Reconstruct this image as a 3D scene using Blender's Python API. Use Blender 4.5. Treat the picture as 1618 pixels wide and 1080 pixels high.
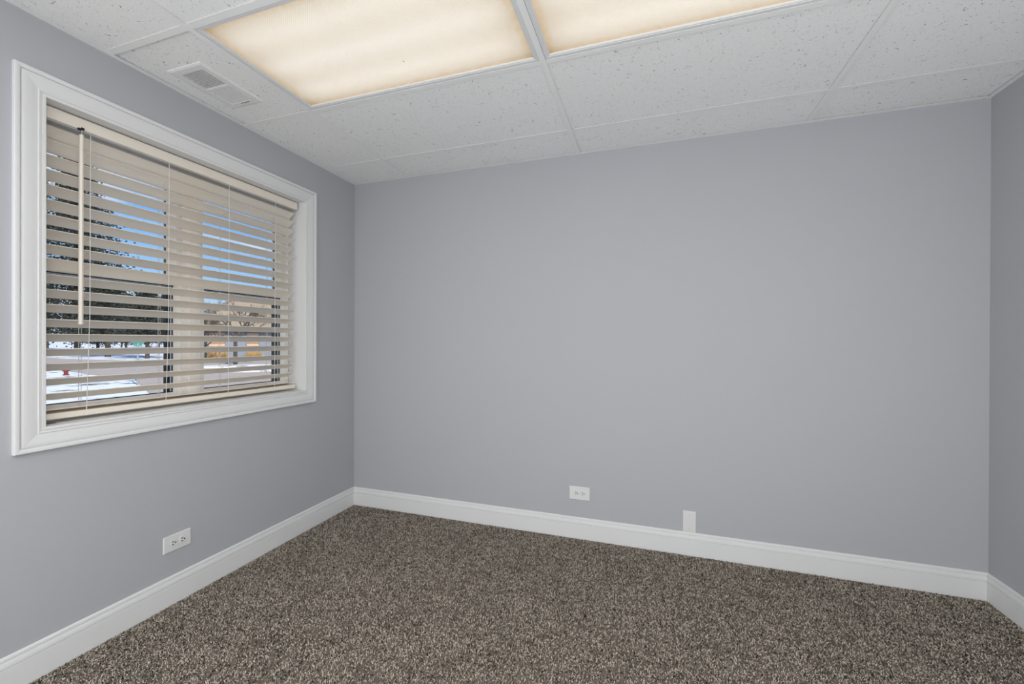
import bpy, bmesh, math, random
import numpy as np
from mathutils import Vector, Matrix

for o in list(bpy.data.objects):
    bpy.data.objects.remove(o, do_unlink=True)
scene = bpy.context.scene
COL = scene.collection

# ------------------------------------------------------------------ camera
W, H = 3.718, 2.44            # room width, height of the ceiling grid
REAR = -4.3                   # wall behind the camera
FPX = 660.6
YAW, PIT, ROL = 0.3200, -0.00243, 0.0036
CAM = Vector((2.1536, -2.6584, 1.2527))
cy, sy, cp, sp, cr, sr = math.cos(YAW), math.sin(YAW), math.cos(PIT), math.sin(PIT), math.cos(ROL), math.sin(ROL)
fw = Vector((-sy, cy, 0)); rt = Vector((cy, sy, 0)); up = Vector((0, 0, 1))
fw2 = fw*cp + up*sp; up2 = up*cp - fw*sp
rt3 = rt*cr + up2*sr; up3 = up2*cr - rt*sr
cd = bpy.data.cameras.new('camera')
cd.sensor_fit = 'HORIZONTAL'; cd.sensor_width = 36.0
cd.lens = FPX*36.0/1618.0
cd.clip_start = 0.02; cd.clip_end = 1500
cam = bpy.data.objects.new('camera', cd); COL.objects.link(cam)
M = Matrix.Identity(4)
for i in range(3):
    M[i][0] = rt3[i]; M[i][1] = up3[i]; M[i][2] = -fw2[i]; M[i][3] = CAM[i]
cam.matrix_world = M
scene.camera = cam

# ------------------------------------------------------------------ view
vs = scene.view_settings
vs.view_transform = 'Standard'; vs.look = 'None'; vs.gamma = 1.0
vs.use_curve_mapping = False
vs.exposure = 0.08
scene.cycles.use_denoising = True
scene.cycles.max_bounces = 12
scene.cycles.diffuse_bounces = 8
scene.cycles.transparent_max_bounces = 16
scene.cycles.sample_clamp_indirect = 6.0
scene.cycles.caustics_reflective = False
scene.cycles.caustics_refractive = False

# ------------------------------------------------------------------ sky
wd = bpy.data.worlds.new('sky'); scene.world = wd; wd.use_nodes = True
nt = wd.node_tree; nt.nodes.clear()
def N(t, typ, **kw):
    n = t.nodes.new(typ)
    for k, v in kw.items():
        if hasattr(n, k): setattr(n, k, v)
        else: n.inputs[k].default_value = v
    return n
tc = N(nt, 'ShaderNodeTexCoord'); sep = N(nt, 'ShaderNodeSeparateXYZ')
nt.links.new(tc.outputs['Generated'], sep.inputs[0])
rmp = N(nt, 'ShaderNodeValToRGB'); nt.links.new(sep.outputs['Z'], rmp.inputs[0])
e = rmp.color_ramp.elements
e[0].position = 0.0; e[0].color = (.66, .79, .93, 1)
e[1].position = 0.55; e[1].color = (.10, .31, .82, 1)
k = rmp.color_ramp.elements.new(.11); k.color = (.37, .61, .95, 1)
k = rmp.color_ramp.elements.new(.24); k.color = (.19, .45, .92, 1)
mp = N(nt, 'ShaderNodeMapping'); mp.inputs['Scale'].default_value = (2.2, 2.2, 7.0)
nt.links.new(tc.outputs['Generated'], mp.inputs[0])
nz = N(nt, 'ShaderNodeTexNoise'); nz.inputs['Scale'].default_value = 1.7; nz.inputs['Detail'].default_value = 6
nt.links.new(mp.outputs[0], nz.inputs[0])
cr2 = N(nt, 'ShaderNodeValToRGB'); nt.links.new(nz.outputs[0], cr2.inputs[0])
cr2.color_ramp.elements[0].position = .52; cr2.color_ramp.elements[1].position = .70
mx = N(nt, 'ShaderNodeMix', data_type='RGBA')
nt.links.new(cr2.outputs[0], mx.inputs[0]); nt.links.new(rmp.outputs[0], mx.inputs[6]); mx.inputs[7].default_value = (.92, .95, 1, 1)
bg = N(nt, 'ShaderNodeBackground'); bg.inputs[1].default_value = 1.05
nt.links.new(mx.outputs[2], bg.inputs[0])
wo = N(nt, 'ShaderNodeOutputWorld'); nt.links.new(bg.outputs[0], wo.inputs[0])

# ------------------------------------------------------------------ lights
sun = bpy.data.lights.new('sun', 'SUN'); sun.energy = 5.5; sun.angle = math.radians(.6); sun.color = (1, .93, .83)
so = bpy.data.objects.new('sun', sun); COL.objects.link(so)
so.rotation_euler = Vector((-.75, .35, -.55)).to_track_quat('-Z', 'Y').to_euler()

def area(name, loc, to, sx, sy_, energy, color=(1, 1, 1)):
    l = bpy.data.lights.new(name, 'AREA'); l.shape = 'RECTANGLE'; l.size = sx; l.size_y = sy_
    l.energy = energy; l.color = color
    o = bpy.data.objects.new(name, l); COL.objects.link(o)
    o.location = loc; o.rotation_euler = (Vector(to)-Vector(loc)).to_track_quat('-Z', 'Y').to_euler()
    return o
# unseen fill lights added behind the camera: rear, both sides, overhead; and a strobe bounced off the ceiling
E_REARW, E_SIDER, E_SIDEL, E_FLASH, E_TOPFILL = 27.0, 33.0, 45.0, 18.0, 32.0
LC = (.965, .99, 1.0)
area('rear_fill_light', (W/2, REAR+.05, 1.2), (W/2, 0, 1.2), 3.3, 2.2, E_REARW, LC)
area('right_fill_light', (W-.05, -3.2, 1.2), (0, -2.6, 1.2), 1.9, 2.1, E_SIDER, LC)
area('left_fill_light', (.05, -3.3, 1.2), (W, -2.6, 1.2), 1.7, 2.1, E_SIDEL, LC)
area('bounce_flash', (2.9, -2.75, .2), (2.75, -2.5, 2.6), 1.0, .8, E_FLASH, LC)
area('rear_overhead_fill', (1.9, -3.06, H-.03), (1.9, -3.06, 0), 2.4, .55, E_TOPFILL, (.98, .985, .98))  # added overhead fill, no ceiling fixture is built here

# ------------------------------------------------------------------ helpers
def tag(o, label=None, cat=None, group=None, kind=None):
    if label: o['label'] = label
    if cat: o['category'] = cat
    if group: o['group'] = group
    if kind: o['kind'] = kind
    return o
def empty(name, loc=(0, 0, 0), parent=None):
    o = bpy.data.objects.new(name, None); COL.objects.link(o); o.location = loc
    o.empty_display_size = .1
    if parent: o.parent = parent
    return o
class MB:
    def __init__(s): s.v = []; s.f = []
    def add(s, verts, faces):
        b = len(s.v); s.v += [tuple(p) for p in verts]; s.f += [tuple(b+i for i in f) for f in faces]; return s
    def box(s, x0, x1, y0, y1, z0, z1):
        return s.add([(x0,y0,z0),(x1,y0,z0),(x1,y1,z0),(x0,y1,z0),(x0,y0,z1),(x1,y0,z1),(x1,y1,z1),(x0,y1,z1)],
                     [(0,3,2,1),(4,5,6,7),(0,1,5,4),(1,2,6,5),(2,3,7,6),(3,0,4,7)])
    def tube(s, a, b, ra, rb=None, n=6, cap=True):
        a = Vector(a); b = Vector(b); rb = ra if rb is None else rb
        d = (b-a).normalized(); t = Vector((0,0,1)) if abs(d.z) < .9 else Vector((1,0,0))
        u = d.cross(t).normalized(); w = d.cross(u)
        vs_ = []
        for c, r in ((a, ra), (b, rb)):
            for i in range(n):
                an = 2*math.pi*(i+.5)/n; vs_.append(c + u*math.cos(an)*r + w*math.sin(an)*r)
        fs = [(i, (i+1) % n, n+(i+1) % n, n+i) for i in range(n)]
        if cap: fs += [tuple(range(n-1, -1, -1)), tuple(range(n, 2*n))]
        return s.add(vs_, fs)
    def prism(s, prof, axis, a, b):
        """prof: list of 2-D points, extruded along axis 'x','y','z' from a to b; 2-D -> other two axes in order"""
        n = len(prof)
        def P(p, t):
            return {'x': (t, p[0], p[1]), 'y': (p[0], t, p[1]), 'z': (p[0], p[1], t)}[axis]
        return s.add([P(p, a) for p in prof] + [P(p, b) for p in prof],
                     [(i, (i+1) % n, n+(i+1) % n, n+i) for i in range(n)] + [tuple(range(n-1, -1, -1)), tuple(range(n, 2*n))])
    def build(s, name, mat, parent=None, smooth=False, bevel=0, kind=None):
        me = bpy.data.meshes.new(name); me.from_pydata(s.v, [], s.f); me.update()
        bm = bmesh.new(); bm.from_mesh(me); bmesh.ops.recalc_face_normals(bm, faces=bm.faces); bm.to_mesh(me); bm.free()
        o = bpy.data.objects.new(name, me); COL.objects.link(o)
        if mat: me.materials.append(mat)
        if smooth:
            me.polygons.foreach_set('use_smooth', [True]*len(me.polygons))
        if bevel:
            m = o.modifiers.new('bevel', 'BEVEL'); m.width = bevel; m.segments = 2; m.limit_method = 'ANGLE'
        if parent: o.parent = parent
        if kind: o['kind'] = kind
        return o
def instance(src, name, parent, loc=(0, 0, 0), rot=(0, 0, 0)):
    o = src.copy(); o.name = name; COL.objects.link(o); o.parent = parent; o.location = loc; o.rotation_euler = rot
    return o

def mat(name, col, rough=.6, spec=.3, bump=None, var=None, metal=0, coat=0):
    """bump=(scale,strength,distance) ; var=(scale, amount)"""
    m = bpy.data.materials.new(name); m.use_nodes = True; t = m.node_tree
    b = t.nodes['Principled BSDF']
    b.inputs['Base Color'].default_value = (*col, 1); b.inputs['Roughness'].default_value = rough
    b.inputs['Specular IOR Level'].default_value = spec; b.inputs['Metallic'].default_value = metal
    c = N(t, 'ShaderNodeTexCoord')
    if var:
        n = N(t, 'ShaderNodeTexNoise'); n.inputs['Scale'].default_value = var[0]; n.inputs['Detail'].default_value = 4
        t.links.new(c.outputs['Object'], n.inputs[0])
        h = N(t, 'ShaderNodeMix', data_type='RGBA')
        t.links.new(n.outputs[0], h.inputs[0])
        h.inputs[6].default_value = (*[x*(1-var[1]) for x in col], 1); h.inputs[7].default_value = (*[min(1, x*(1+var[1])) for x in col], 1)
        t.links.new(h.outputs[2], b.inputs['Base Color'])
    if bump:
        n = N(t, 'ShaderNodeTexNoise'); n.inputs['Scale'].default_value = bump[0]; n.inputs['Detail'].default_value = 3
        t.links.new(c.outputs['Object'], n.inputs[0])
        u = N(t, 'ShaderNodeBump'); u.inputs['Strength'].default_value = bump[1]; u.inputs['Distance'].default_value = bump[2]
        t.links.new(n.outputs[0], u.inputs['Height']); t.links.new(u.outputs[0], b.inputs['Normal'])
    return m

# ------------------------------------------------------------------ materials
m_wall = mat('grey_wall_paint', (.436, .444, .466), .75, .12, bump=(260, .12, .002), var=(1.1, .012))
m_trim = mat('white_trim_paint', (.72, .72, .718), .5, .22)
m_grid = mat('ceiling_grid_white', (.86, .86, .855), .55, .2)
m_plate = mat('white_plastic', (.70, .70, .69), .4, .35)
m_dark = mat('black_hole', (.02, .02, .02), .8, .1)
m_screw = mat('painted_screw', (.62, .62, .62), .4, .5)
m_slat = mat('cream_slat', (.80, .738, .65), .45, .35)
m_cord = mat('cream_cord', (.72, .69, .64), .8, .1, bump=(900, .3, .0005))
m_vinyl = mat('cream_vinyl_frame', (.90, .87, .83), .45, .3)
m_bronze = mat('dark_bronze_aluminium', (.030, .030, .029), .7, .15)
m_metal = mat('galvanised_steel', (.42, .43, .44), .45, .5, metal=.7)
m_vent = mat('white_enamel', (.80, .80, .80), .35, .45)
m_house = mat('cream_reflector', (.88, .78, .62), .5, .3)
m_lframe = mat('grey_white_light_frame', (.74, .74, .74), .4, .4)

def tile_mat():
    m = bpy.data.materials.new('fissured_ceiling_tile'); m.use_nodes = True; t = m.node_tree
    b = t.nodes['Principled BSDF']; b.inputs['Roughness'].default_value = .9; b.inputs['Specular IOR Level'].default_value = .1
    c = N(t, 'ShaderNodeTexCoord'); g = N(t, 'ShaderNodeNewGeometry')
    # fissures: warped, elongated cells
    nw = N(t, 'ShaderNodeTexNoise'); nw.inputs['Scale'].default_value = 26; nw.inputs['Detail'].default_value = 2
    t.links.new(g.outputs['Position'], nw.inputs[0])
    mm = N(t, 'ShaderNodeMix', data_type='VECTOR'); mm.inputs[0].default_value = .06
    t.links.new(g.outputs['Position'], mm.inputs[4]); t.links.new(nw.outputs['Color'], mm.inputs[5])
    mp = N(t, 'ShaderNodeMapping'); mp.inputs['Scale'].default_value = (84, 150, 1); mp.inputs['Rotation'].default_value = (0, 0, .5)
    t.links.new(mm.outputs[1], mp.inputs[0])
    v = N(t, 'ShaderNodeTexVoronoi'); v.inputs['Scale'].default_value = 1.0; t.links.new(mp.outputs[0], v.inputs[0])
    # random cells only: radius depends on the cell colour
    s = N(t, 'ShaderNodeSeparateColor'); t.links.new(v.outputs['Color'], s.inputs[0])
    pw = N(t, 'ShaderNodeMath', operation='POWER'); pw.inputs[1].default_value = 2.6; t.links.new(s.outputs[0], pw.inputs[0])
    ra = N(t, 'ShaderNodeMath', operation='MULTIPLY'); ra.inputs[1].default_value = .27; t.links.new(pw.outputs[0], ra.inputs[0])
    lt = N(t, 'ShaderNodeMath', operation='LESS_THAN'); t.links.new(v.outputs['Distance'], lt.inputs[0]); t.links.new(ra.outputs[0], lt.inputs[1])
    mp2 = N(t, 'ShaderNodeMapping'); mp2.inputs['Scale'].default_value = (210, 260, 1); t.links.new(mm.outputs[1], mp2.inputs[0])
    v2 = N(t, 'ShaderNodeTexVoronoi'); v2.inputs['Scale'].default_value = 1.0; t.links.new(mp2.outputs[0], v2.inputs[0])
    s2 = N(t, 'ShaderNodeSeparateColor'); t.links.new(v2.outputs['Color'], s2.inputs[0])
    p2 = N(t, 'ShaderNodeMath', operation='POWER'); p2.inputs[1].default_value = 2.6; t.links.new(s2.outputs[1], p2.inputs[0])
    r2 = N(t, 'ShaderNodeMath', operation='MULTIPLY'); r2.inputs[1].default_value = .40; t.links.new(p2.outputs[0], r2.inputs[0])
    l2 = N(t, 'ShaderNodeMath', operation='LESS_THAN'); t.links.new(v2.outputs['Distance'], l2.inputs[0]); t.links.new(r2.outputs[0], l2.inputs[1])
    l2s = N(t, 'ShaderNodeMath', operation='MULTIPLY'); l2s.inputs[1].default_value = .42; t.links.new(l2.outputs[0], l2s.inputs[0])
    mxm = N(t, 'ShaderNodeMath', operation='MAXIMUM'); t.links.new(lt.outputs[0], mxm.inputs[0]); t.links.new(l2s.outputs[0], mxm.inputs[1])
    h = N(t, 'ShaderNodeMix', data_type='RGBA'); h.inputs[6].default_value = (.88, .88, .875, 1); h.inputs[7].default_value = (.33, .325, .315, 1)
    t.links.new(mxm.outputs[0], h.inputs[0]); t.links.new(h.outputs[2], b.inputs['Base Color'])
    n = N(t, 'ShaderNodeTexNoise'); n.inputs['Scale'].default_value = 220; n.inputs['Detail'].default_value = 3; t.links.new(g.outputs['Position'], n.inputs[0])
    ad = N(t, 'ShaderNodeMath', operation='SUBTRACT'); t.links.new(n.outputs[0], ad.inputs[0]); t.links.new(mxm.outputs[0], ad.inputs[1])
    u = N(t, 'ShaderNodeBump'); u.inputs['Strength'].default_value = .3; u.inputs['Distance'].default_value = .002
    t.links.new(ad.outputs[0], u.inputs['Height']); t.links.new(u.outputs[0], b.inputs['Normal'])
    return m
m_tile = tile_mat()

def carpet_mat(name, strands):
    m = bpy.data.materials.new(name); m.use_nodes = True; t = m.node_tree
    b = t.nodes['Principled BSDF']; b.inputs['Roughness'].default_value = .95; b.inputs['Specular IOR Level'].default_value = .05
    r = N(t, 'ShaderNodeValToRGB')
    if strands:                      # one yarn tone per strand
        at = N(t, 'ShaderNodeAttribute'); at.attribute_name = 'yarn'; t.links.new(at.outputs['Fac'], r.inputs[0])
    else:
        g = N(t, 'ShaderNodeNewGeometry')
        n = N(t, 'ShaderNodeTexNoise'); n.inputs['Scale'].default_value = 130; n.inputs['Detail'].default_value = 3
        t.links.new(g.outputs['Position'], n.inputs[0]); t.links.new(n.outputs[0], r.inputs[0])
    e = r.color_ramp.elements
    if strands:
        e[0].position = .0; e[0].color = (.040, .032, .023, 1); e[1].position = 1; e[1].color = (.68, .60, .51, 1)
        k = e.new(.30); k.color = (.235, .203, .168, 1)
        k = e.new(.62); k.color = (.45, .40, .342, 1)
    else:
        e[0].position = .3; e[0].color = (.10, .084, .066, 1); e[1].position = .7; e[1].color = (.25, .214, .175, 1)
    t.links.new(r.outputs[0], b.inputs['Base Color'])
    return m
m_carpet = carpet_mat('carpet_backing', False); m_yarn = carpet_mat('brown_grey_yarn', True)

def glass_mat():
    m = bpy.data.materials.new('window_glass'); m.use_nodes = True; t = m.node_tree; t.nodes.clear()
    tr = N(t, 'ShaderNodeBsdfTransparent'); tr.inputs[0].default_value = (.95, .965, .96, 1)
    gl = N(t, 'ShaderNodeBsdfGlossy'); gl.inputs['Roughness'].default_value = .02
    fr = N(t, 'ShaderNodeFresnel'); fr.inputs[0].default_value = 1.35
    mx = N(t, 'ShaderNodeMixShader'); t.links.new(fr.outputs[0], mx.inputs[0]); t.links.new(tr.outputs[0], mx.inputs[1]); t.links.new(gl.outputs[0], mx.inputs[2])
    o = N(t, 'ShaderNodeOutputMaterial'); t.links.new(mx.outputs[0], o.inputs[0])
    return m
m_glass = glass_mat()

def lens_mat():
    m = bpy.data.materials.new('prismatic_acrylic_lens'); m.use_nodes = True; t = m.node_tree; t.nodes.clear()
    g = N(t, 'ShaderNodeNewGeometry')
    mp = N(t, 'ShaderNodeMapping'); mp.inputs['Scale'].default_value = (150, 150, 1); mp.inputs['Rotation'].default_value = (0, 0, math.pi/4)
    t.links.new(g.outputs['Position'], mp.inputs[0])
    ck = N(t, 'ShaderNodeTexVoronoi'); ck.inputs['Scale'].default_value = 1; ck.inputs['Randomness'].default_value = 0
    t.links.new(mp.outputs[0], ck.inputs[0])
    u = N(t, 'ShaderNodeBump'); u.inputs['Strength'].default_value = .7; u.inputs['Distance'].default_value = .004
    t.links.new(ck.outputs['Distance'], u.inputs['Height'])
    tl = N(t, 'ShaderNodeBsdfTranslucent'); t.links.new(u.outputs[0], tl.inputs['Normal'])
    # ragged rim tinted tan to brown, strongest in the corners; faint dot grid of the prisms; a few dead-insect specks
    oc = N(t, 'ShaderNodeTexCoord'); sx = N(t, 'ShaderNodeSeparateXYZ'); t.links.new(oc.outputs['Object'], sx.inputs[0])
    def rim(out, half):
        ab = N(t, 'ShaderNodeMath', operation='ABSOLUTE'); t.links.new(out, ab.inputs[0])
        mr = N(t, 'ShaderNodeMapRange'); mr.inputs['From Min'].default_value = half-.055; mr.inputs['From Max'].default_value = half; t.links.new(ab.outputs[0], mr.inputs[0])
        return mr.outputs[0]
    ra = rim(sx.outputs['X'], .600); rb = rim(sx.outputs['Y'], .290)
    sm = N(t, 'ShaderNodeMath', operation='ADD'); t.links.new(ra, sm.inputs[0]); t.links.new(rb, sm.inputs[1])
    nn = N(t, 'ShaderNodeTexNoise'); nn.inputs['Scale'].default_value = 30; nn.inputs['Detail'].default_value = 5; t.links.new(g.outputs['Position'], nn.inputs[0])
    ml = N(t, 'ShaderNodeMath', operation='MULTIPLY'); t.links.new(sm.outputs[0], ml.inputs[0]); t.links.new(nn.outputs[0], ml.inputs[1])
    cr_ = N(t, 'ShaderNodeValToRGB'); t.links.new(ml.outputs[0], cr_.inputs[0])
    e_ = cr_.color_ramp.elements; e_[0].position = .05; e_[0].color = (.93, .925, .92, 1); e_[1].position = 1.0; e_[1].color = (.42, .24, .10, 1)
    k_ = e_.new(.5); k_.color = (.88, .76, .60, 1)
    vo = N(t, 'ShaderNodeTexVoronoi'); vo.inputs['Scale'].default_value = 6.5; t.links.new(g.outputs['Position'], vo.inputs[0])
    ls = N(t, 'ShaderNodeMath', operation='LESS_THAN'); ls.inputs[1].default_value = .028; t.links.new(vo.outputs['Distance'], ls.inputs[0])
    dm = N(t, 'ShaderNodeMapRange'); dm.inputs['From Max'].default_value = .7; dm.inputs['To Min'].default_value = .90; dm.inputs['To Max'].default_value = 1.0; t.links.new(ck.outputs['Distance'], dm.inputs[0])
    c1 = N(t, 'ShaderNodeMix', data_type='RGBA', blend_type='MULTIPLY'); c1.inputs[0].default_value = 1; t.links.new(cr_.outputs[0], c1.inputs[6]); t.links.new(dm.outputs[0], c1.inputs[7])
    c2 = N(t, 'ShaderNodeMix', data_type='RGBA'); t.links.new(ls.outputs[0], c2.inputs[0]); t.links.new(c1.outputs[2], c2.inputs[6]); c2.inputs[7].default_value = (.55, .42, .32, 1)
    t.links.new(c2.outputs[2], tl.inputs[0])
    gl = N(t, 'ShaderNodeBsdfGlossy'); gl.inputs['Roughness'].default_value = .25; gl.inputs[0].default_value = (1, 1, 1, 1)
    mx = N(t, 'ShaderNodeMixShader'); mx.inputs[0].default_value = .05
    t.links.new(tl.outputs[0], mx.inputs[1]); t.links.new(gl.outputs[0], mx.inputs[2])
    o = N(t, 'ShaderNodeOutputMaterial'); t.links.new(mx.outputs[0], o.inputs[0])
    return m
m_lens = lens_mat()
def emit(name, col, s):
    m = bpy.data.materials.new(name); m.use_nodes = True; t = m.node_tree; t.nodes.clear()
    e_ = N(t, 'ShaderNodeEmission'); e_.inputs[0].default_value = (*col, 1); e_.inputs[1].default_value = s
    o = N(t, 'ShaderNodeOutputMaterial'); t.links.new(e_.outputs[0], o.inputs[0]); return m
E_TUBE = 1.75
m_tube = emit('fluorescent_tube_glow', (1, .99, .98), E_TUBE)

# ------------------------------------------------------------------ room shell
T = .24
# window opening in the left wall (jamb faces)
WY0, WY1, WZ0, WZ1 = -1.722, -.484, .926, 2.156
fl = MB().box(-T, W+T, REAR-.2, T, -.12, 0).build('floor', m_carpet, kind='structure')
def carpet_pile():
    g = np.random.default_rng(3)
    x0, x1, y0, y1 = .014, W-.014, -2.25, -.014
    n = int((x1-x0)*(y1-y0)*24000)
    px = g.uniform(x0, x1, n); py = g.uniform(y0, y1, n)
    an = g.uniform(0, 2*np.pi, n); ln = g.uniform(.0036, .0085, n); rad = g.uniform(.0015, .0025, n)
    edge = np.minimum(np.minimum(px-x0, x1-px), y1-py); hh = g.uniform(.0032, .0078, n)*np.clip(.35+edge/.03, .35, 1)
    dx, dy = np.cos(an), np.sin(an)
    V = np.zeros((n, 7, 3), np.float32)
    for k in range(3):
        a = an+np.pi/2; o = (k-1)*1.0
        ox, oy = np.cos(a)*o*rad, np.sin(a)*o*rad; oz = (rad*1.3 if k == 1 else 0*rad)
        V[:, k, 0] = px+ox*.8-dx*oz*.6; V[:, k, 1] = py+oy*.8-dy*oz*.6; V[:, k, 2] = 0.0
        V[:, 3+k, 0] = px+dx*ln*.45+ox*1.1; V[:, 3+k, 1] = py+dy*ln*.45+oy*1.1; V[:, 3+k, 2] = hh*.85+oz
    V[:, 6, 0] = px+dx*ln; V[:, 6, 1] = py+dy*ln; V[:, 6, 2] = hh*.72
    V[:, :, 0] = np.clip(V[:, :, 0], .0132, W-.0132); V[:, :, 1] = np.clip(V[:, :, 1], y0-.02, -.0132)
    T_ = np.array([(0, 3, 4), (0, 4, 1), (1, 4, 5), (1, 5, 2), (2, 5, 3), (2, 3, 0), (3, 6, 4), (4, 6, 5), (5, 6, 3)], np.int32)
    F_ = (T_[None]+7*np.arange(n, dtype=np.int32)[:, None, None]).reshape(-1)
    me = bpy.data.meshes.new('carpet_pile'); nf = n*9
    me.vertices.add(n*7); me.vertices.foreach_set('co', V.reshape(-1))
    me.loops.add(nf*3); me.loops.foreach_set('vertex_index', F_)
    me.polygons.add(nf); me.polygons.foreach_set('loop_start', np.arange(0, nf*3, 3, dtype=np.int32))
    me.update(calc_edges=True)
    # tones cluster a little, as twisted two-tone yarn does
    yarn = np.clip(g.normal(.47, .33, n)+.10*np.sin(px*31+3*np.sin(py*23))*np.sin(py*37+2*np.sin(px*19)), 0, 1).astype(np.float32)
    at = me.attributes.new('yarn', 'FLOAT', 'POINT'); at.data.foreach_set('value', np.repeat(yarn, 7))
    me.materials.append(m_yarn)
    o = bpy.data.objects.new('carpet_pile', me); COL.objects.link(o); o.parent = fl; o['kind'] = 'stuff'
carpet_pile()
wl = MB().box(-T, 0, REAR-.2, WY0-.012, 0, 2.75).box(-T, 0, WY1+.012, T, 0, 2.75).box(-T, 0, WY0-.012, WY1+.012, 0, WZ0-.012).box(-T, 0, WY0-.012, WY1+.012, WZ1+.012, 2.75).build('wall_left', m_wall, kind='structure')
MB().box(0, W, 0, T, 0, 2.75).build('wall_back', m_wall, kind='structure')
MB().box(W, W+T, REAR-.2, T, 0, 2.75).build('wall_right', m_wall, kind='structure')
MB().box(0, W, REAR-.12, REAR, 0, 2.75).build('wall_rear', m_wall, kind='structure')

# baseboards: moulded profile, mitred in the corners
BP = [(0, 0), (.0135, 0), (.0135, .0938), (.0085, .0950), (.0085, .0968), (.0128, .0982), (.0122, .106), (.0106, .113), (.0092, .1180),
      (.0050, .1192), (.0050, .1210), (.0086, .1226), (.0080, .1290), (.0060, .1330), (.003, .1345), (0, .1345)]
def sweep(name, path_fn, n=2):
    mb = MB(); P = len(BP)
    mb.v = [path_fn(d, z, i) for i in range(n) for d, z in BP]
    mb.f = [(i, (i+1) % P, P+(i+1) % P, P+i) for i in range(P)] + [tuple(range(P-1, -1, -1)), tuple(range(P, 2*P))]
    return mb.build(name, m_trim, kind='structure')
sweep('baseboard_left', lambda d, z, i: (d, -d if i else REAR, z))
sweep('baseboard_back', lambda d, z, i: (W-d if i else d, -d, z))
sweep('baseboard_right', lambda d, z, i: (W-d, -d if i else REAR, z))

# ------------------------------------------------------------------ suspended ceiling
ceil = MB().box(-T, W+T, REAR-.2, T, 2.70, 2.80).build('ceiling', mat('plenum_board', (.3, .3, .3), .9), kind='structure')
XS = [0, .475, 1.715, 2.957, W]
YS = [0, -.312, -.920, -1.536, -2.146, -2.756, -3.366, -3.976, REAR]
TW = .0125
def tee_profile(w):   # flange with a slim web above
    return [(-w, H), (w, H), (w, H+.0016), (.002, H+.0016), (.002, H+.03), (-.002, H+.03), (-.002, H+.0016), (-w, H+.0016)]
for x in XS[1:4]:
    MB().prism([(x+a, b) for a, b in tee_profile(TW)], 'y', REAR, 0).build('main_tee', m_grid, ceil)
for y in YS[1:-1]:
    w = .0145 if abs(y+1.536) < .01 else TW
    for i in range(4):
        a = XS[i]+(TW if i else 0); b = XS[i+1]-(TW if i < 3 else 0)
        MB().prism([(y+p, q+.0004) for p, q in tee_profile(w)], 'x', a, b).build('cross_tee', m_grid, ceil)
LW = .021
for nm, x0, x1, y0, y1 in (('l', 0, LW, REAR, 0), ('r', W-LW, W, REAR, 0), ('b', LW, W-LW, -LW, 0)):
    mb = MB().box(x0, x1, y0, y1, H-.0006, H+.0010)
    if nm == 'l': mb.box(0, .0012, y0, y1, H+.001, H+.022)
    elif nm == 'r': mb.box(W-.0012, W, y0, y1, H+.001, H+.022)
    else: mb.box(x0, x1, -.0012, 0, H+.001, H+.022)
    mb.build('wall_angle', m_grid, ceil)
rng = random.Random(4)
LIGHTS = {(1, 2), (2, 2)}
VENT = (0, 2)
for i in range(4):
    for j in range(len(YS)-1):
        if (i, j) in LIGHTS: continue
        lift = .0030 + rng.random()*.002
        if (i, j) == VENT: lift = .0085
        if (i, j) == (3, 0): lift = .007
        x0, x1, y1, y0 = XS[i]+.004, XS[i+1]-.004, YS[j]-.004, YS[j+1]+.004
        mb = MB()
        if (i, j) == VENT:   # tile cut out for the register
            vx0, vx1, vy0, vy1 = .128, .290, -1.352, -1.084
            mb.box(x0, vx0, y0, y1, H+lift, H+lift+.014).box(vx1, x1, y0, y1, H+lift, H+lift+.014)
            mb.box(vx0, vx1, y0, vy0, H+lift, H+lift+.014).box(vx0, vx1, vy1, y1, H+lift, H+lift+.014)
        else:
            mb.box(x0, x1, y0, y1, H+lift, H+lift+.014)
        mb.build('ceiling_tile', m_tile, ceil)

# ------------------------------------------------------------------ window
win = empty('window_1', (0, WY0, WZ0)); win['kind'] = 'structure'
def wchild(mb, name, m, parent=win, **kw):
    o = mb.build(name, m, parent, **kw)
    o.matrix_parent_inverse = Matrix.Translation((0, -WY0, -WZ0)) if parent is win else Matrix.Identity(4)
    return o
CP = [(0, 0), (0, .0080), (.0018, .0096), (.0100, .0102), (.0108, .0065), (.0128, .0065), (.0138, .0090), (.0205, .0112), (.0216, .0078), (.0236, .0078),
      (.030, .0094), (.040, .0114), (.052, .0130), (.060, .0134), (.0668, .0122), (.0684, .0090), (.0702, .0090), (.0712, .0152), (.0740, .0168), (.0800, .0176), (.0850, .0172), (.0862, .0156), (.0862, 0)]
CI = (WY0, WY1, WZ0, WZ1)     # casing inner edge = jamb edge
def casing(side):
    y0, y1, z0, z1 = CI; P = len(CP); mb = MB()
    def pt(d, x, end):
        if side == 't': return (x, (y0-d, y1+d)[end], z1+d)
        if side == 'b': return (x, (y0-d, y1+d)[end], z0-d)
        if side == 'l': return (x, y0-d, (z0-d, z1+d)[end])
        return (x, y1+d, (z0-d, z1+d)[end])
    mb.v = [pt(d, x, e_) for e_ in (0, 1) for d, x in CP]
    mb.f = [(i, (i+1) % P, P+(i+1) % P, P+i) for i in range(P)] + [tuple(range(P-1, -1, -1)), tuple(range(P, 2*P))]
    return wchild(mb, 'casing', m_trim)
for s_ in 'tblr': casing(s_)
m_jamb = m_trim
jx0, jx1 = -.135, 0.0
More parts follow.
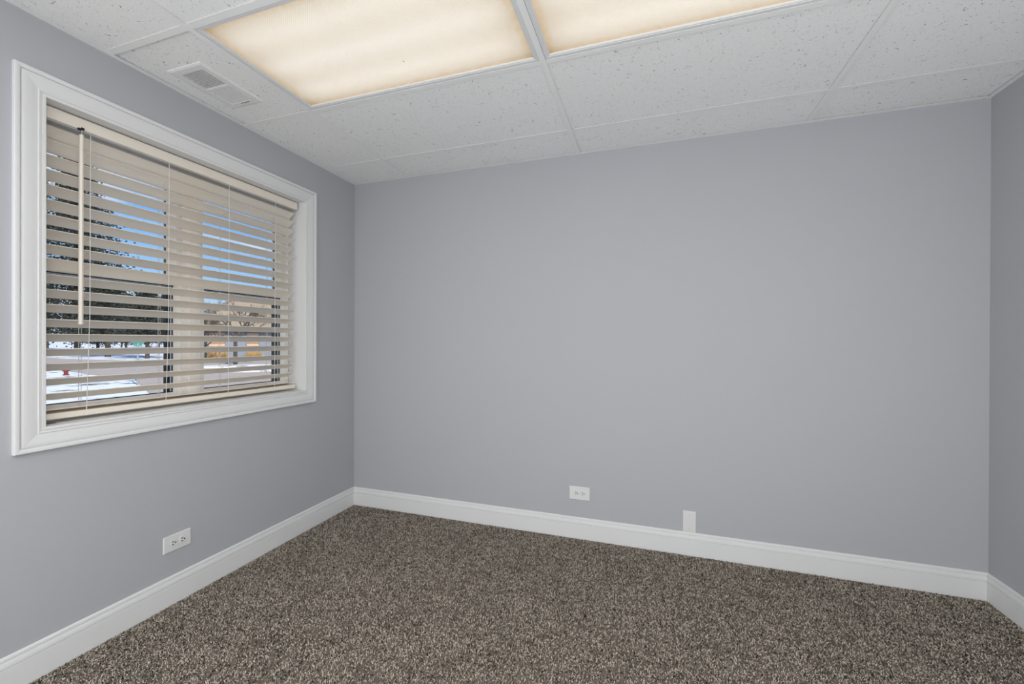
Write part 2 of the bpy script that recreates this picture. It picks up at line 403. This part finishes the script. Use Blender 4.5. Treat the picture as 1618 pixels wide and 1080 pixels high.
for b_ in ((jx0, jx1, WY0-.012, WY0, WZ0-.012, WZ1+.012), (jx0, jx1, WY1, WY1+.012, WZ0-.012, WZ1+.012),
           (jx0, jx1, WY0, WY1, WZ1, WZ1+.012), (jx0, jx1, WY0, WY1, WZ0-.012, WZ0)):
    wchild(MB().box(*b_), 'jamb', m_jamb)
wchild(MB().box(-.060, -.049, -1.708, -1.668, WZ0, WZ0+.0008), 'bracket_slot', m_dark)
# vinyl frame: perimeter + mullion between the two double-hung units
fx0, fx1 = -.232, -.137
UL = (WY0+.0, -1.128); UR = (-1.085, WY1)
FW = .034
fr = MB().box(fx0, fx1, WY0, WY0+FW, WZ0, WZ1).box(fx0, fx1, WY1-.022, WY1, WZ0, WZ1).box(fx0, fx1, WY0+FW, WY1-.022, WZ0, WZ0+FW).box(fx0, fx1, WY0+FW, WY1-.022, WZ1-FW, WZ1)
wchild(fr, 'frame', m_vinyl)
wchild(MB().box(fx0-.01, fx1+.004, -1.152, -1.060, WZ0+FW, WZ1-FW).box(fx1+.004, fx1+.010, -1.118, -1.082, WZ0+FW, WZ1-FW), 'mullion', m_vinyl)
MEET = 1.535
def sash(y0, y1, z0, z1, xa, xb, st):
    s = wchild(MB().box(xa, xb, y0, y0+st, z0, z1).box(xa, xb, y1-st, y1, z0, z1).box(xa, xb, y0+st, y1-st, z0, z0+st*.9).box(xa, xb, y0+st, y1-st, z1-st*.9, z1), 'sash', m_vinyl)
    p = MB().box((xa+xb)/2-.003, (xa+xb)/2+.003, y0+st-.004, y1-st+.004, z0+st*.9-.004, z1-st*.9+.004).build('pane', m_glass, s)
    g = MB(); xg = (xa+xb)/2+.0035; q = .004
    yy0, yy1, zz0, zz1 = y0+st, y1-st, z0+st*.9, z1-st*.9
    g.box(xg, xg+q, yy0, yy0+q, zz0, zz1).box(xg, xg+q, yy1-q, yy1, zz0, zz1).box(xg, xg+q, yy0, yy1, zz0, zz0+q).box(xg, xg+q, yy0, yy1, zz1-q, zz1)
    g.build('gasket', m_bronze, s)
    return s
def screen(y0, y1, z0, z1, xa, xb, st):
    return wchild(MB().box(xa, xb, y0, y0+st, z0, z1).box(xa, xb, y1-st, y1, z0, z1).box(xa, xb, y0+st, y1-st, z0, z0+st*.6).box(xa, xb, y0+st, y1-st, z1-st, z1), 'screen_frame', m_bronze)
for (a, b) in ((WY0+FW, -1.152), (-1.060, WY1-.022)):
    sash(a, b, MEET-.01, WZ1-FW, -.206, -.180, .044)                 # upper sash
    sash(a, b, WZ0+FW, MEET+.02, -.175, -.149, .030)                 # lower sash
    screen(a, b, WZ0+FW, MEET+.012, -.230, -.211, .026)

# ------------------------------------------------------------------ blind
bl = empty('window_blind', (-.08, (WY0+WY1)/2, WZ0))
tag(bl, 'cream blind with wide horizontal slats, half open inside the white framed window', 'blind')
BI = Matrix.Translation((.08, -(WY0+WY1)/2, -WZ0))
def bch(mb, name, m, parent=bl, **kw):
    o = mb.build(name, m, parent, **kw)
    if parent is bl: o.matrix_parent_inverse = BI
    return o
SY0, SY1 = -1.706, -.511
VX = -.046
bch(MB().prism([(VX, 2.1045), (VX+.0015, 2.106), (VX+.0015, 2.148), (VX-.001, 2.1505), (VX-.010, 2.1505), (VX-.010, 2.1075), (VX-.006, 2.1045)], 'y', -1.713, -.503), 'valance', m_slat)
bch(MB().box(-.113, -.058, SY0, SY1, 2.108, 2.150).box(-.060, -.0565, SY0, SY1, 2.1015, 2.108).box(-.113, -.109, SY0, SY1, 2.1015, 2.108), 'headrail', mat('headrail_beige', (.60, .575, .54), .5))
def slat_mesh(chord, th, crown):
    n = 6; top = []; bot = []
    for i in range(n+1):
        t_ = i/n; x = -chord*t_; c = crown*4*t_*(1-t_)
        top.append((x, c+th/2)); bot.append((x, c-th/2))
    return top + bot[::-1]
prof = slat_mesh(.0635, .0029, .0024)
sl0 = MB().prism(prof, 'y', SY0-(WY0+WY1)/2, SY1-(WY0+WY1)/2).build('slat', m_slat, bl)
Z0, DZ = .9836, .0579
srng = random.Random(11)
slats = []
for k in range(1, 20):
    o = sl0 if k == 1 else instance(sl0, 'slat', bl)
    til = math.radians(27 + srng.uniform(-.8, .8) + (0, 3, 6, 9)[max(0, k-16)]); z = Z0+DZ*k
    if k == 10: til = math.radians(38); z += .005
    if k == 19: z -= .004
    o.location = (-.058+.08, 0, z-WZ0); o.rotation_euler = (0, -til, 0)   # room edge up, outer edge down
    slats.append(o)
o = instance(sl0, 'slat', bl, (-.056+.08, 0, .979-WZ0), (0, -math.radians(14), 0))
bch(MB().prism([(-.0505, .943), (-.0505, .9605), (-.0525, .9635), (-.111, .9635), (-.113, .961), (-.113, .943), (-.110, .9405), (-.0535, .9405)], 'y', SY0, SY1), 'bottom_rail', m_slat)
for yc in (-1.562, -1.264, -.961, -.662):
    lean = .012 if yc < -1.1 else .004
    mb = MB().tube((-.0525, yc, 2.106), (-.0525, yc-.002, 1.35), .0013, n=5).tube((-.0525, yc-.002, 1.35), (-.0535, yc-lean, .962), .0013, n=5)
    mb.tube((-.1225, yc-.004, 2.104), (-.1225, yc-.004, .955), .0012, n=5)
    mb.tube((-.1225, yc+.006, 2.104), (-.1225, yc+.004, .955), .0008, n=5)
    for k in range(1, 20):     # ladder rungs under each slat
        z = Z0+DZ*k-.004
        mb.tube((-.0525, yc, z), (-.1225, yc-.004, z-.032), .0005, n=4)
    mb.tube((-.0535, yc-lean, .964), (-.050, yc-lean-.010, .957), .0013, n=5).tube((-.050, yc-lean-.010, .957), (-.0495, yc-lean-.012, .945), .0013, n=5)
    bch(mb, 'ladder_cord', m_cord)
wand = bch(MB().tube((-.043, -1.596, 2.083), (-.043, -1.598, 1.314), .0072, .0078, n=6), 'wand', m_slat)
MB().tube((-.043, -1.595, 2.080), (-.044, -1.594, 2.106), .0022, n=6).build('hook', m_metal, wand)
MB().box(-.050, -.0425, -1.607, -1.590, 2.101, 2.108).tube((-.044, -1.5925, 2.1045), (-.0405, -1.5925, 2.112), .0055, n=8).build('tilt_clip', m_dark, wand)

# ------------------------------------------------------------------ electrical plates
def plate_mesh(w, h, t=.0055):
    mb = MB(); a = .004
    o_ = [(-w/2, -h/2), (w/2, -h/2), (w/2, h/2), (-w/2, h/2)]; i_ = [(-w/2+a, -h/2+a), (w/2-a, -h/2+a), (w/2-a, h/2-a), (-w/2+a, h/2-a)]
    m_ = [(-w/2+a*.3, -h/2+a*.3), (w/2-a*.3, -h/2+a*.3), (w/2-a*.3, h/2-a*.3), (-w/2+a*.3, h/2-a*.3)]
    # local frame: x right, y out of wall towards -y, z up
    V = [(x, 0, z) for x, z in o_] + [(x, -t*.6, z) for x, z in o_] + [(x, -t*.9, z) for x, z in m_] + [(x, -t, z) for x, z in i_]
    F = []
    for L in range(3):
        for k in range(4): F.append((L*4+k, L*4+(k+1) % 4, L*4+4+(k+1) % 4, L*4+4+k))
    F += [(12, 13, 14, 15), (3, 2, 1, 0)]
    return mb.add(V, F)
def screw(parent, x, z, y):
    s = MB().tube((x, y+.001, z), (x, y-.0012, z), .0033, .0026, n=12).build('screw', m_screw, parent)
    MB().box(x-.0024, x+.0024, y-.0014, y-.0009, z-.0004, z+.0004).build('screw_slot', m_dark, s)
def outlet(loc, rz, w, h, label, sc):
    r = empty('wall_outlet', loc); r.rotation_euler = (0, 0, rz)
    tag(r, label, 'outlet', 'duplex outlets on the grey walls')
    plate_mesh(w, h).build('cover_plate', m_plate, r)
    screw(r, 0, 0, -.0055)
    for sx in (-1, 1):
        cx = sx*.0195*sc; mb = MB(); n = 20; ring = []
        for k in range(n):
            a = 2*math.pi*k/n; x = .0165*sc*math.cos(a); z = .0170*sc*math.sin(a)
            x = max(-.0140*sc, min(.0140*sc, x)); ring.append((cx+x, z))
        mb.prism([(p[0], p[1]) for p in ring], 'y', -.0052, -.0074)
        f_ = mb.build('receptacle', m_plate, r)
        for zz, ln in ((.0064, .0042), (-.0064, .0034)):
            MB().box(cx-.002*sc-ln*sc, cx-.002*sc+ln*sc, -.0078, -.0070, zz*sc-.0019*sc, zz*sc+.0019*sc).build('slot', m_dark, f_)
        MB().tube((cx+.0085*sc, -.0070, 0), (cx+.0085*sc, -.0078, 0), .0031*sc, n=12).build('ground_hole', m_dark, f_)
    return r
outlet((1.7295, -.0, .2870), 0, .128, .083, 'white duplex outlet lying sideways on the back wall', 1.05)
outlet((.0, -1.2605, .2885), math.pi/2, .122, .077, 'white duplex outlet lying sideways on the wall below the window', 1.05)
bp = empty('blank_cover_plate', (2.3745, 0, .1965))
tag(bp, 'white upright blank wall plate standing on the back baseboard', 'wall plate')
plate_mesh(.071, .1235).build('cover_plate', m_plate, bp)
screw(bp, -.002, .0385, -.0055); screw(bp, -.002, -.0405, -.0055)

# ------------------------------------------------------------------ ceiling register
vr = empty('ceiling_vent', (.2065, -1.2175, H))
tag(vr, 'white two-way louvred ceiling register beside the light panel', 'vent')
vx, vy = .1035, .1565; ix, iy = .0675, .1215; zt, zb = .0088, .0025   # half sizes of flange and louvre opening
mb = MB()
L0 = [(-vx, -vy, zt), (vx, -vy, zt), (vx, vy, zt), (-vx, vy, zt)]
L1 = [(-vx+.001, -vy+.001, zb+.003), (vx-.001, -vy+.001, zb+.003), (vx-.001, vy-.001, zb+.003), (-vx+.001, vy-.001, zb+.003)]
L2 = [(-vx+.010, -vy+.010, zb), (vx-.010, -vy+.010, zb), (vx-.010, vy-.010, zb), (-vx+.010, vy-.010, zb)]
L3 = [(-ix, -iy, zb), (ix, -iy, zb), (ix, iy, zb), (-ix, iy, zb)]
L4 = [(-ix, -iy, zb+.012), (ix, -iy, zb+.012), (ix, iy, zb+.012), (-ix, iy, zb+.012)]
F = []
for L in range(4):
    for k in range(4): F.append((L*4+k, L*4+(k+1) % 4, L*4+4+(k+1) % 4, L*4+4+k))
mb.add(L0+L1+L2+L3+L4, F).build('flange', m_vent, vr)
MB().box(-ix, ix, -.006, .006, zb-.0004, zb+.010).build('divider', m_vent, vr)
MB().box(-ix-.004, ix+.004, -iy-.004, iy+.004, .030, .036).box(-ix-.006, -ix-.001, -iy-.004, iy+.004, .0085, .030).box(ix+.001, ix+.006, -iy-.004, iy+.004, .0085, .030).box(-ix-.001, ix+.001, -iy-.006, -iy-.001, .0085, .030).box(-ix-.001, ix+.001, iy+.001, iy+.006, .0085, .030).build('duct_boot', mat('dull_duct', (.30, .30, .30), .7), vr)
NB = 13; step = (iy-.006)/NB
for s_, ch, an_ in ((-1, .0090, 17), (1, .0071, -3)):
    b0 = None
    for k in range(NB):
        if b0 is None:
            b0 = o = MB().prism([(-ch/2, -.0005), (ch/2, -.0005), (ch/2, .0005), (-ch/2, .0005)], 'x', -ix, ix).build('louvre_blade', m_vent, vr)
        else: o = instance(b0, 'louvre_blade', vr)
        o.location = (0, s_*(.006+step*(k+.5)), zb+.0025); o.rotation_euler = (math.radians(an_), 0, 0)
MB().box(-.012, .040, iy+.0055, iy+.0085, zb-.0008, zb+.0004).build('lever_slot', m_dark, vr)
for s_ in (-1, 1):
    MB().tube((-.05, s_*(iy+.014), zb+.001), (-.05, s_*(iy+.014), zb-.0012), .004, .003, n=10).build('screw', m_screw, vr)

# ------------------------------------------------------------------ fluorescent troffers
def troffer(x0, x1, y0, y1, label):
    cx, cy_ = (x0+x1)/2, (y0+y1)/2
    r = empty('ceiling_light', (cx, cy_, H)); tag(r, label, 'ceiling light', 'recessed light panels in the ceiling')
    hx, hy = (x1-x0)/2-.005, (y1-y0)/2-.005
    zt = .125
    hb = MB()
    # open-bottomed pan
    b = [(-hx, -hy), (hx, -hy), (hx, hy), (-hx, hy)]
    t_ = [(-hx+.01, -hy+.07), (hx-.01, -hy+.07), (hx-.01, hy-.07), (-hx+.01, hy-.07)]
    hb.add([(x, y, .012) for x, y in b]+[(x, y, zt) for x, y in t_], [(0, 1, 5, 4), (1, 2, 6, 5), (2, 3, 7, 6), (3, 0, 4, 7), (4, 5, 6, 7)])
    hb.add([(x, y, .012) for x, y in b]+[(x, y, zt+.003) for x, y in b], [(0, 1, 5, 4), (1, 2, 6, 5), (2, 3, 7, 6), (3, 0, 4, 7), (4, 5, 6, 7)])
    hb.build('housing', m_house, r)
    fi = .024                                            # door frame width
    dx, dy = hx-.002, hy-.002
    P = [(0, .0022), (.004, .0018), (.013, .0018), (.0145, .0034), (.019, .0034), (.0215, .0060), (.0215, .011), (0, .011)]
    n = len(P); fb = MB()
    cs = [(-1, -1), (1, -1), (1, 1), (-1, 1)]
    fb.v = [(c[0]*(dx-d), c[1]*(dy-d), z) for c in cs for d, z in P]
    fb.f = [(k*n+i, k*n+(i+1) % n, ((k+1) % 4)*n+(i+1) % n, ((k+1) % 4)*n+i) for k in range(4) for i in range(n)]
    fb.build('door_frame', m_lframe, r)
    lb = MB().box(-dx+.018, dx-.018, -dy+.018, dy-.018, .0112, .0114)
    # a single sheet: light passes through one translucent surface
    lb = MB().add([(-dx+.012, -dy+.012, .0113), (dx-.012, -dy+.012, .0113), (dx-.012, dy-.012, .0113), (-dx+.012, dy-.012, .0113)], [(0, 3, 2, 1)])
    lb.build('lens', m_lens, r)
    for k in range(3):
        y = (k-1)*.175
        MB().tube((-hx+.05, y, .085), (hx-.05, y, .085), .0165, n=10).build('tube', m_tube, r)
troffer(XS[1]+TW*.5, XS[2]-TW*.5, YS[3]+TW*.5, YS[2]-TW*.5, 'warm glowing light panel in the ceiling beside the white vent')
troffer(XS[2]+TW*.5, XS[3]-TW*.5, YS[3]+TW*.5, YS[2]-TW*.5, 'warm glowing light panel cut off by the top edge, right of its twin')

# ------------------------------------------------------------------ outdoors (ground one metre below the floor)
G = -1.0
def snow_mat():
    m = bpy.data.materials.new('patchy_snow'); m.use_nodes = True; t = m.node_tree
    b = t.nodes['Principled BSDF']; b.inputs['Roughness'].default_value = .8; b.inputs['Specular IOR Level'].default_value = .15
    g = N(t, 'ShaderNodeNewGeometry')
    n = N(t, 'ShaderNodeTexNoise'); n.inputs['Scale'].default_value = .75; n.inputs['Detail'].default_value = 8; n.inputs['Roughness'].default_value = .68
    t.links.new(g.outputs['Position'], n.inputs[0])
    r = N(t, 'ShaderNodeValToRGB'); t.links.new(n.outputs[0], r.inputs[0])
    e = r.color_ramp.elements; e[0].position = .39; e[0].color = (.19, .16, .12, 1); e[1].position = .45; e[1].color = (.78, .765, .74, 1)
    t.links.new(r.outputs[0], b.inputs['Base Color'])
    return m
m_snow = snow_mat()
m_road = mat('salt_bleached_asphalt', (.44, .365, .305), .9, .1, var=(.6, .12))
m_bark = mat('dark_bark', (.075, .062, .052), .9, .1, bump=(8, .5, .05))
m_twig = mat('grey_brown_twigs', (.085, .070, .058), .9, .1)
m_needle = mat('dark_pine_needles', (.040, .046, .036), .8, .1, var=(1.2, .35))
m_brick = mat('brown_brick', (.36, .215, .135), .85, .1, var=(3, .12))
m_stone = mat('pale_limestone_band', (.62, .50, .40), .8, .1)
m_roof = mat('tan_shingle_roof', (.30, .235, .17), .9, .1, var=(1.5, .18))
m_bglass = mat('blue_grey_office_glass', (.22, .24, .29), .15, .6)
m_mull = mat('grey_aluminium_mullion', (.20, .205, .22), .5, .4)
m_straw = mat('dry_ochre_grass', (.42, .27, .07), .9, .1, var=(3, .3))
m_green = mat('green_sign_enamel', (.055, .235, .185), .5, .3, var=(18, .25))
m_red = mat('red_hydrant_paint', (.17, .022, .020), .5, .3)

MB().box(-600, -.30, -300, 700, G-.4, G).build('snow_ground', m_snow, kind='structure')
road = [(-95, 27), (-70, 21.6), (-44, 17.4), (-32, 14.3), (-26, 13.3), (-10, 5.3), (-2.5, 1.6), (-2.5, 62), (-38, 62), (-42.3, 28.2), (-46, 26.9), (-62, 26.6), (-95, 35)]
MB().prism(road, 'z', G, G+.03).build('road', m_road, kind='structure')
def island(pts, h, label):
    o = MB().prism(pts, 'z', G+.03, G+.03+h).build('snow_bank', m_snow); tag(o, label, 'snow bank')
def ell(cx, cy_, a, b, rot, n=18, seed=0):
    q = random.Random(seed); c, s = math.cos(rot), math.sin(rot)
    return [(cx+c*a*math.cos(t)*k-s*b*math.sin(t)*k, cy_+s*a*math.cos(t)*k+c*b*math.sin(t)*k) for t, k in ((2*math.pi*i/n, q.uniform(.85, 1.1)) for i in range(n))]
island(ell(-30.6, 23.4, 4.2, 1.3, 1.0, seed=2), .10, 'strip of snow on the pavement around the bare tree')
island(ell(-24.2, 20.4, 2.6, .8, .9, seed=5), .08, 'dirty snow patch on the pavement in front of the brick building')

def conifer(x, y, h, r, z0, n, label, seed, trunk_r=.28, taper=1.0):
    q = random.Random(seed)
    root = empty('pine_tree', (x, y, G)); tag(root, label, 'tree', 'evergreens across the road')
    MB().tube((0, 0, 0), (0, 0, h*.55), trunk_r, trunk_r*.6, n=8, cap=False).tube((0, 0, h*.55), (0, 0, h*.97), trunk_r*.6, .04, n=8).build('trunk', m_bark, root)
    mb = MB()
    V = []; F = []
    nb = int(n/26)
    for b_ in range(nb):
        t_ = (b_+q.random())/nb
        z = z0+(h-z0)*t_
        R = r*(1-t_**1.5*taper)*q.uniform(.55, 1.12)+.25
        a = q.uniform(0, 2*math.pi); ca, sa = math.cos(a), math.sin(a)
        droop = q.uniform(-.25, .12)
        for k in range(26):
            s = (k+q.random())/26
            px = ca*R*s; py = sa*R*s; pz = z+droop*R*s*s+q.gauss(0, .12+.05*r*s*.6)
            px += q.gauss(0, .10*R*(.4+s)); py += q.gauss(0, .10*R*(.4+s))
            L = q.uniform(.25, .55)*(.42+.055*r); d = Vector((ca+q.gauss(0, .6), sa+q.gauss(0, .6), q.gauss(-.1, .45))).normalized()
            w_ = d.cross(Vector((q.gauss(0, 1), q.gauss(0, 1), q.gauss(0, 1)))).normalized()*L*.42
            c0 = Vector((px, py, pz)); i0 = len(V)
            V += [tuple(c0-d*L*.5), tuple(c0+w_), tuple(c0+d*L*.6), tuple(c0-w_*.8)]
            F.append((i0, i0+1, i0+2)); F.append((i0, i0+2, i0+3))
    mb.v = V; mb.f = F
    me = bpy.data.meshes.new('foliage'); me.from_pydata(V, [], F); me.materials.append(m_needle)
    o = bpy.data.objects.new('foliage', me); COL.objects.link(o); o.parent = root
    return root
conifer(-80, 36.6, 33, 8.0, 2.6, 30000, 'tallest dark pine behind the wand, filling the left of the window', 1, .36)
conifer(-122, 51.6, 16, 5.0, 2.4, 9000, 'small pine at the left window edge beside the tallest pine', 9, .34, .9)
conifer(-64.8, 32.4, 9.8, 3.8, 2.4, 9000, 'low dark pine left of the green street sign', 3, .30, .75)
conifer(-55.0, 31.1, 8.1, 2.9, 2.3, 7500, 'low dark pine just right of the green street sign', 4, .22, .75)
conifer(-94, 46.2, 11.6, 4.6, 1.6, 10000, 'hedge-like pine in the dark row, right behind the tallest pine', 6, .25, .7)
conifer(-112, 60.5, 12.6, 5.6, 1.6, 10000, 'hedge-like pine in the dark row, far back left of the street sign', 7, .25, .7)
conifer(-130, 75.5, 14, 6.2, 1.6, 10000, 'hedge-like pine in the dark row, far back behind the street sign', 10, .25, .7)
conifer(-93, 57.6, 11.6, 4.8, 1.4, 10000, 'hedge-like pine at the right end of the dark row by the mullion', 8, .25, .7)

def bare_tree(x, y, h, label, seed, depth=5, r0=.14, clear=.28, spread=.62):
    q = random.Random(seed)
    root = empty('bare_tree', (x, y, G)); tag(root, label, 'tree', 'leafless trees outside')
    tr = MB().tube((0, 0, 0), (0, 0, h*clear), r0, r0*.8, n=7); br = MB()
    def grow(p, d, L, r, lev):
        e_ = p+d*L
        br.tube(p, e_, r, r*.66, n=4 if lev > 1 else 6, cap=False)
        if lev >= depth: return
        for _ in range(3 if lev < 3 else q.choice((2, 3, 3))):
            nd = (d+Vector((q.gauss(0, spread), q.gauss(0, spread), q.gauss(.12, spread*.6)))).normalized()
            grow(p+d*L*q.uniform(.55, 1), nd, L*q.uniform(.58, .82), max(.012, r*.6), lev+1)
    for _ in range(4):
        d = Vector((q.gauss(0, .55), q.gauss(0, .55), 1)).normalized()
        grow(Vector((0, 0, h*clear*q.uniform(.8, 1))), d, h*.24, r0*.6, 1)
    tr.build('trunk', m_bark, root); br.build('branches', m_twig, root)
bare_tree(-32.75, 24.79, 6.8, 'bare tree with dark trunk in front of the brick building', 21, 6, .17, .36)
bare_tree(-38.4, 26.2, 5.8, 'bushy bare tree at the left corner of the brick building roof', 22, 6, .10, .30)
for i, (x, y, h, lb) in enumerate(((-140, 84.5, 18.5, 'distant bare tree above the dark pines, nearest the mullion'), (-158, 89, 19.5, 'distant bare tree above the dark pines, in the middle of the bare treetops'),
                                  (-142, 76, 18, 'distant bare tree above the dark pines, right of the tallest pine'), (-70, 52.5, 12.5, 'distant bare tree left behind the brick building roof'),
                                  (-85, 69, 14.5, 'distant bare tree right behind the brick building roof'))):
    bare_tree(x, y, h, lb, 31+i, 5, .2, .3, .5)

# brick building across the pavement (local frame: facade along +y, facing +x)
bd = empty('brick_building', (-42.9, 28.4, G)); bd.rotation_euler = (0, 0, -.3367)
tag(bd, 'brown brick building with pale bands and tan hipped roof across the pavement', 'building')
BL, BD, EZ = 19.0, 7.5, 3.40
MB().box(-BD, 0, .5, BL, 0, EZ-.1).build('wall', m_brick, bd)
MB().add([(.7, -.1, EZ), (.7, BL+.7, EZ), (-BD-.7, BL+.7, EZ), (-BD-.7, -.1, EZ), (-BD/2, 5.2, 7.6), (-BD/2, BL-4.5, 7.6)],
         [(0, 1, 5, 4), (1, 2, 5), (2, 3, 4, 5), (3, 0, 4), (3, 2, 1, 0)]).build('roof', m_roof, bd)
MB().box(.66, .74, -.1, BL+.7, EZ-.20, EZ+.03).build('fascia', m_stone, bd)
wins = [(.55, 1.10), (2.62, 4.75), (5.98, 8.3), (9.9, 12.1), (13.7, 16)]
for a, b in wins:
    w = MB().box(.0, .08, a, a+.08, .15, EZ-.3).box(.0, .08, b-.08, b, .15, EZ-.3).box(.0, .08, a, b, EZ-.42, EZ-.3).box(.0, .08, a, b, .05, .15).box(.0, .08, (a+b)/2-.03, (a+b)/2+.03, .15, EZ-.42).build('window', m_mull, bd)
    MB().box(.01, .05, a+.08, (a+b)/2-.03, .15, EZ-.42).build('pane', m_bglass, w)
    MB().box(.01, .05, (a+b)/2+.03, b-.08, .15, EZ-.42).build('pane', m_bglass, w)
prev = .5
for a, b in wins+[(BL, BL)]:
    if a-prev > .1:
        for z0, z1 in ((2.72, 3.02), (1.60, 1.76)):
            MB().box(0, .05, prev, a, z0, z1).build('stone_band', m_stone, bd)
    prev = b
def grass(y, seed, label):
    q = random.Random(seed); mb = MB()
    for _ in range(110):
        a = q.uniform(0, 6.28); l = q.uniform(.5, .95); s = q.uniform(.05, .35); r_ = q.uniform(0, .25)
        p = Vector((.7+math.cos(a)*r_, y+math.sin(a)*r_, .03)); mb.tube(p, p+Vector((math.cos(a)*s, math.sin(a)*s, l)), .024, .004, n=3, cap=False)
    o = mb.build('ornamental_grass', m_straw); tag(o, label, 'grass clump', 'dry grasses along the brick building')
    o.location = bd.location; o.rotation_euler = bd.rotation_euler
for i, (y, lb) in enumerate(((1.2, 'clump of dry ochre grass left of the first brick pier'), (2.4, 'clump of dry ochre grass right of the first brick pier'), (4.9, 'clump of dry ochre grass left of the second brick pier'), (5.8, 'clump of dry ochre grass right of the second brick pier'))):
    grass(y, 50+i, lb)

# street sign
ss = empty('street_sign', (-22.0, 11.2, G)); tag(ss, 'two stacked green street name signs on a thin grey pole', 'street sign')
MB().tube((0, 0, 0), (0, 0, 2.06), .035, n=8).build('pole', m_metal, ss)
d_ = Vector((.53, .85, 0)); q_ = Vector((.85, -.53, 0))
def board(l, z0, z1, dd):
    c = [dd*-l+q_*-.012, dd*l+q_*-.012, dd*l+q_*.012, dd*-l+q_*.012]
    m = MB(); m.add([(p.x, p.y, z0) for p in c]+[(p.x, p.y, z1) for p in c], [(0, 3, 2, 1), (4, 5, 6, 7), (0, 1, 5, 4), (1, 2, 6, 5), (2, 3, 7, 6), (3, 0, 4, 7)]); return m
board(.25, 2.09, 2.27, d_).build('sign_board', m_green, ss)
board(.16, 1.93, 2.07, d_).build('sign_board', m_green, ss)
MB().box(-.03, .03, -.03, .03, 2.06, 2.10).build('bracket', m_metal, ss)

# hydrant
hy = empty('fire_hydrant', (-32.7, 13.46, G)); hy.scale = (.8, .8, .92); tag(hy, 'small red fire hydrant in the snowy grass by the road', 'hydrant')
MB().tube((0, 0, 0), (0, 0, .06), .19, n=12).tube((0, 0, .06), (0, 0, .46), .13, .125, n=12).tube((0, 0, .42), (0, 0, .47), .17, n=12).build('barrel', m_red, hy)
MB().tube((0, 0, .47), (0, 0, .56), .155, .10, n=12).tube((0, 0, .56), (0, 0, .60), .10, .04, n=12).build('bonnet', m_red, hy)
for s_ in (-1, 1):
    MB().tube((0, s_*.10, .34), (0, s_*.21, .34), .07, n=10).build('nozzle_cap', m_red, hy)
